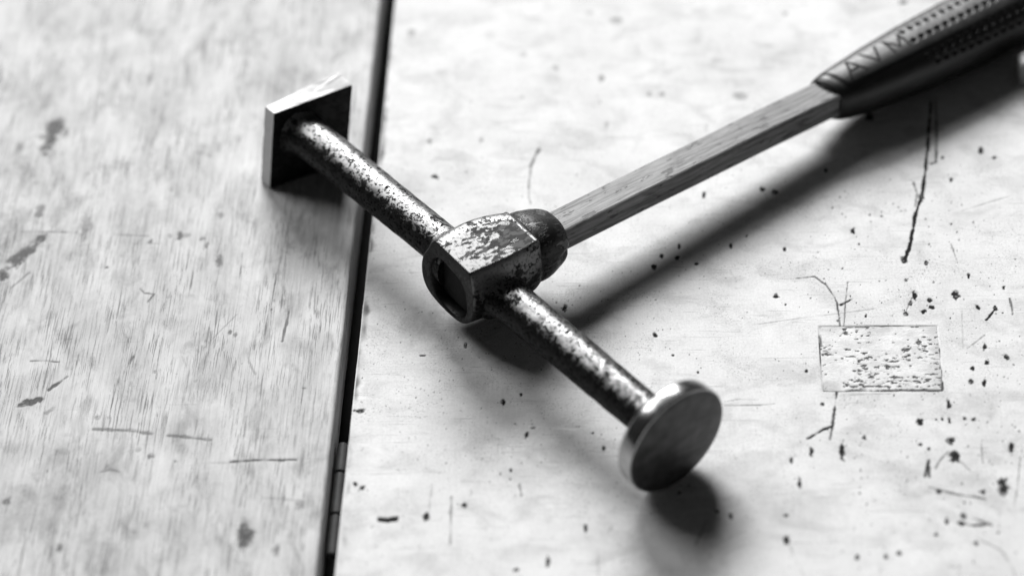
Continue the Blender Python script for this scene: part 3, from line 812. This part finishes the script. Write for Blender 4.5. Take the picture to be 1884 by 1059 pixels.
def make_square_face():
    F8 = [np.array(p) - BASE for p in PLATE_F]
    B8 = [np.array(p) - BASE for p in PLATE_B]
    N = 26
    V, F, mi = [], [], []

    def grid(a, b, c, d, m, jit):
        b0 = len(V)
        for j in range(N + 1):
            for i in range(N + 1):
                u, v = i / N, j / N
                p = a * (1 - u) * (1 - v) + b * u * (1 - v) + c * u * v + d * (1 - u) * v
                V.append(p)
        for j in range(N):
            for i in range(N):
                q = b0 + j * (N + 1) + i
                F.append((q, q + 1, q + N + 2, q + N + 1))
                mi.append(m)
    grid(F8[3], F8[2], F8[1], F8[0], 1, 0)                # towards the shaft
    grid(B8[2], B8[3], B8[0], B8[1], 0, 0)
    grid(F8[0], F8[1], B8[1], B8[0], 0, 0)                # top edge
    grid(B8[3], B8[2], F8[2], F8[3], 0, 0)
    grid(B8[3], F8[3], F8[0], B8[0], 0, 0)                # left edge
    grid(F8[2], B8[2], B8[1], F8[1], 0, 0)
    P = np.array(V)
    cen = P.mean(0)
    # hammered, slightly lumpy edges
    dn = noise2(P[:, 0] * 1.3 + P[:, 2], P[:, 1] * 1.3 - P[:, 2] * .7, 2.2, 61, 3)
    P += (P - cen) / np.linalg.norm(P - cen, axis=1)[:, None] * dn[:, None] * .11
    backness = sstep(3.0, 5.5, (P - F8[0]) @ -unit(np.cross(F8[2] - F8[3], (0, 0, 1))) * (1 if (B8[0] - F8[0]) @ -unit(np.cross(F8[2] - F8[3], (0, 0, 1))) > 0 else -1))
    chip = noise2(P[:, 0] * 1.1 - P[:, 1], P[:, 2], 1.9, 67, 2)
    P += (P - cen) / np.linalg.norm(P - cen, axis=1)[:, None] * (backness * np.clip(chip, -.8, .9))[:, None] * .10
    P[:, 2] = np.maximum(P[:, 2], .06)
    o = mesh_obj("square_face", P, F, [M_EDGE, M_PLATEFACE], hammer, sharp=40, mat_index=mi)
    import bmesh
    bm = bmesh.new()
    bm.from_mesh(o.data)
    bmesh.ops.remove_doubles(bm, verts=bm.verts, dist=2e-5)
    bmesh.ops.recalc_face_normals(bm, faces=bm.faces)
    bm.to_mesh(o.data)
    bm.free()
    bevel(o, .55, 3, 50)
    o['label'] = "square face plate with bright edges and blackened back"
    return o


make_square_face()


def make_collar():
    n = 96
    prof = [(15.0, 10.6), (15.9, 11.2), (16.4, 11.55), (17.0, 11.6), (17.4, 11.2), (17.8, 10.95), (18.4, 11.2), (19.4, 11.35), (21, 11.2), (23, 10.8), (25, 10.2), (27, 9.45), (28.4, 8.8), (29.4, 8.1), (30.0, 7.3), (30.2, 6.4), (30.1, 4.4)]
    rings = []
    for y, r in prof:
        ring = []
        for i in range(n):
            t = 2 * math.pi * i / n
            # a chipped bite and a raised lip beside it near the handle end, on the near side
            dt = math.atan2(math.sin(t - .12), math.cos(t - .12))
            bite = math.exp(-((dt + .22) / .15) ** 2) * sstep(24.5, 27.5, y) * .9
            lump = math.exp(-((dt - .10) / .16) ** 2) * sstep(23, 29, y) * .55
            rr = r * (1 + .006 * math.sin(3 * t + y)) - bite + lump
            k = (abs(math.cos(t)) ** 2.4 + abs(math.sin(t)) ** 2.4) ** (-1 / 2.4)
            ring.append((rr * k * math.cos(t) * .97, y, -rr * k * math.sin(t) * -.97 + .1))
        rings.append(ring)
    V, F = loft(rings)
    F = [tuple(reversed(f)) for f in F]
    return mesh_obj("collar", V, F, M_COLLAR, hammer, EYE, sharp=55)


make_collar()


def make_handle():
    hw, hh, c1, c2 = 5.35, 4.85, .55, 1.7
    oct_ = [(-hw + c1, hh), (hw - c1, hh), (hw, hh - c1), (hw, -hh + c2), (hw - c2, -hh), (-hw + c2, -hh), (-hw, -hh + c2), (-hw, hh - c1 * 1.6)]
    rings = []

    def scaled(y, s, dx=0, dz=0, seed=0):
        return [(x * s + dx, y, z * s + dz) for x, z in oct_]
    rings.append(scaled(-7.6, 1.70, .5, -.5))
    rings.append(scaled(6, 1.6))
    rings.append(scaled(13, 1.45))
    rings.append(scaled(19, 1.12))
    ys = np.arange(22, 150.1, 2.0)
    for y in ys:
        q = (y - 22) / 128
        b = .10 * noise2(np.array([y]), np.array([0.]), 22, 71, 2)[0]
        rings.append(scaled(y, .985 + .035 * q, 0, b + .15 * math.sin(q * 3.1)))
    V, F = loft(rings)
    F = [tuple(reversed(f)) for f in F]
    mi = [0] * len(F)
    mi[-2] = 1
    for i in range(8):
        mi[i] = 1
    o = mesh_obj("handle", V, F, [M_WOOD, M_ENDGRAIN], hammer, EYE, sharp=25, mat_index=mi)
    bevel(o, .45, 2, 25)
    return o


make_handle()

GRIP_Y = [140.6, 141.0, 141.6, 142.6, 145.6, 152, 163, 178, 200, 235, 270, 282, 287, 288]
GRIP_W = [6.3, 6.9, 7.3, 7.7, 8.4, 9.3, 10.6, 11.8, 12.8, 13.2, 13.0, 12.0, 9.5, 7.0]
GRIP_H = [6.0, 6.6, 7.0, 7.4, 8.0, 8.7, 9.5, 10.2, 10.7, 10.9, 10.8, 10.0, 8.0, 6.0]


def grip_dims(y):
    return np.interp(y, GRIP_Y, GRIP_W), np.interp(y, GRIP_Y, GRIP_H)


def grip_point(y, th):
    w, h = grip_dims(y)
    c, s = np.cos(th), np.sin(th)
    n = 2.45
    k = (np.abs(c) ** n + np.abs(s) ** n) ** (-1 / n)
    return w * k * c, h * k * s - .2


def make_grip():
    ys = np.r_[140.4, np.linspace(140.6, 143, 12), np.linspace(143.3, 262, 328), np.linspace(263, 288, 24)]
    nt = 220
    th = np.arange(nt) * 2 * math.pi / nt
    Yg, Tg = np.meshgrid(ys, th, indexing='ij')
    X, Z = grip_point(Yg, Tg)
    c, s = np.cos(Tg), np.sin(Tg)
    # smooth the interpolated sections: raised top panel that starts behind the front lip
    panel = sstep(144.0, 145.2, Yg) * sstep(.66, .55, np.abs(X) / np.interp(Yg, GRIP_Y, GRIP_W)) * (Z > 0)
    Z = Z + .45 * panel - .45 * sstep(137, 142, Yg) * 0
    Ys = Yg + .27 * X * (1 - sstep(143, 156, Yg))          # the mouth of the grip is cut a little askew
    P = np.stack([X, Ys, Z], -1)
    dep = np.zeros(X.shape)
    dimples = []
    tt = np.linspace(-math.pi / 2, math.pi / 2 * 1.9, 3000)
    for (x0, z_side, start) in ((-3.3, None, 176.0), (2.4, None, 176.0), (8.9, None, 176.6), (None, 5.4, 180.0), (-8.9, None, 177.6)):
        for k in range(26):
            y = start + 3.56 * k
            if y > 258:
                break
            xs_, zs_ = grip_point(np.full(tt.shape, y), tt)
            if x0 is not None:
                i = np.argmin(np.abs(xs_ - x0) + (zs_ < 3) * 100)
            else:
                i = np.argmin(np.abs(zs_ - z_side) + (xs_ < 0) * 100)
            dimples.append((xs_[i], y, zs_[i] + (.45 if abs(xs_[i]) < 8 and zs_[i] > 0 else 0)))
    for (dx, dy, dz) in dimples:
        j0, j1 = np.searchsorted(ys, (dy - 1.6, dy + 1.6))
        d = np.sqrt((X[j0:j1] - dx) ** 2 + (Yg[j0:j1] - dy) ** 2 + (Z[j0:j1] - dz) ** 2)
        dep[j0:j1] = np.maximum(dep[j0:j1], 1 - sstep(.55, 1.15, d))
    nx = c * 1.0
    P[..., 0] -= dep * 1.0 * c
    P[..., 2] -= dep * 1.0 * s
    lump = noise2(Yg, Tg * 10, 9.0, 88, 3) * .06
    P[..., 0] += lump * c
    P[..., 2] += lump * s
    V = P.reshape(-1, 3).tolist()
    F = []
    ny = len(ys)
    for k in range(ny - 1):
        b = k * nt
        for i in range(nt):
            j = (i + 1) % nt
            F.append((b + i, b + nt + i, b + nt + j, b + j))
    F.append(tuple(range(nt)))
    F.append(tuple(range((ny - 1) * nt + nt - 1, (ny - 1) * nt - 1, -1)))
    return mesh_obj("grip", V, F, M_RUBBER, hammer, EYE, sharp=50)


grip = make_grip()


def make_lettering():
    """three moulded capitals, each a set of raised bars"""
    st = 1.15
    glyphs = [(148.4, 6.4, [((0, 0), (3.2, 6.6)), ((3.2, 6.6), (6.4, 0)), ((1.3, 2.2), (5.1, 2.2))]),
              (157.4, 6.2, [((0, 6.6), (3.1, 0)), ((3.1, 0), (6.2, 6.6))]),
              (167.2, 6.6, [((.1, 0), (.1, 6.6)), ((.1, 6.6), (3.3, 1.2)), ((3.3, 1.2), (6.5, 6.6)), ((6.5, 6.6), (6.5, 0))])]
    V, F = [], []
    for y0, w, bars in glyphs:
        for (a, b) in bars:
            a, b = np.array(a), np.array(b)
            d = unit(b - a)
            nrm = np.array((-d[1], d[0])) * st / 2
            m = 5
            base = len(V)
            for i in range(m + 1):
                c = a - d * .3 + (b - a + d * .6) * i / m
                for s_, z in ((1, .12), (1, -.5), (-1, -.5), (-1, .12)):
                    p = c + nrm * s_ * (1.0 if z < 0 else .75)
                    y = y0 + p[0]
                    x = 3.3 - p[1]
                    _, hh = grip_dims(y)
                    top = float(grip_point(np.array([y]), np.array([math.atan2(1.0, x / hh)]))[1][0]) + .45
                    V.append((x, y, top + z))
            for i in range(m):
                q = base + 4 * i
                for k in range(4):
                    F.append((q + k, q + (k + 1) % 4, q + 4 + (k + 1) % 4, q + 4 + k))
            F.append((base, base + 3, base + 2, base + 1))
            q = base + 4 * m
            F.append((q, q + 1, q + 2, q + 3))
    return mesh_obj("lettering", V, F, M_LETTER, grip, smooth=False)


make_lettering()


# ------------------------------------------------------------------ the pale block at the right edge
def make_block():
    n = 10
    rings = []
    for z, s in ((0, .96), (.5, 1), (8.2, 1), (9.2, .97), (9.6, .88)):
        ring = []
        for i in range(40):
            t = 2 * math.pi * i / 40
            k = (abs(math.cos(t)) ** 6 + abs(math.sin(t)) ** 6) ** (-1 / 6)
            ring.append((14 * s * k * math.cos(t), 4.2 * s * k * math.sin(t), z))
        rings.append(ring)
    V, F = loft(rings)
    o = mesh_obj("block", V, F, M_BLOCK, None, sharp=50)
    o.location = Vector((181.0 * MM, 101.5 * MM, 0.04 * MM))
    o.rotation_euler = (0, 0, math.radians(6))
    o['label'] = "pale grey rounded block standing at the right edge beside the black grip"
    o['category'] = "block"
    return o


make_block()
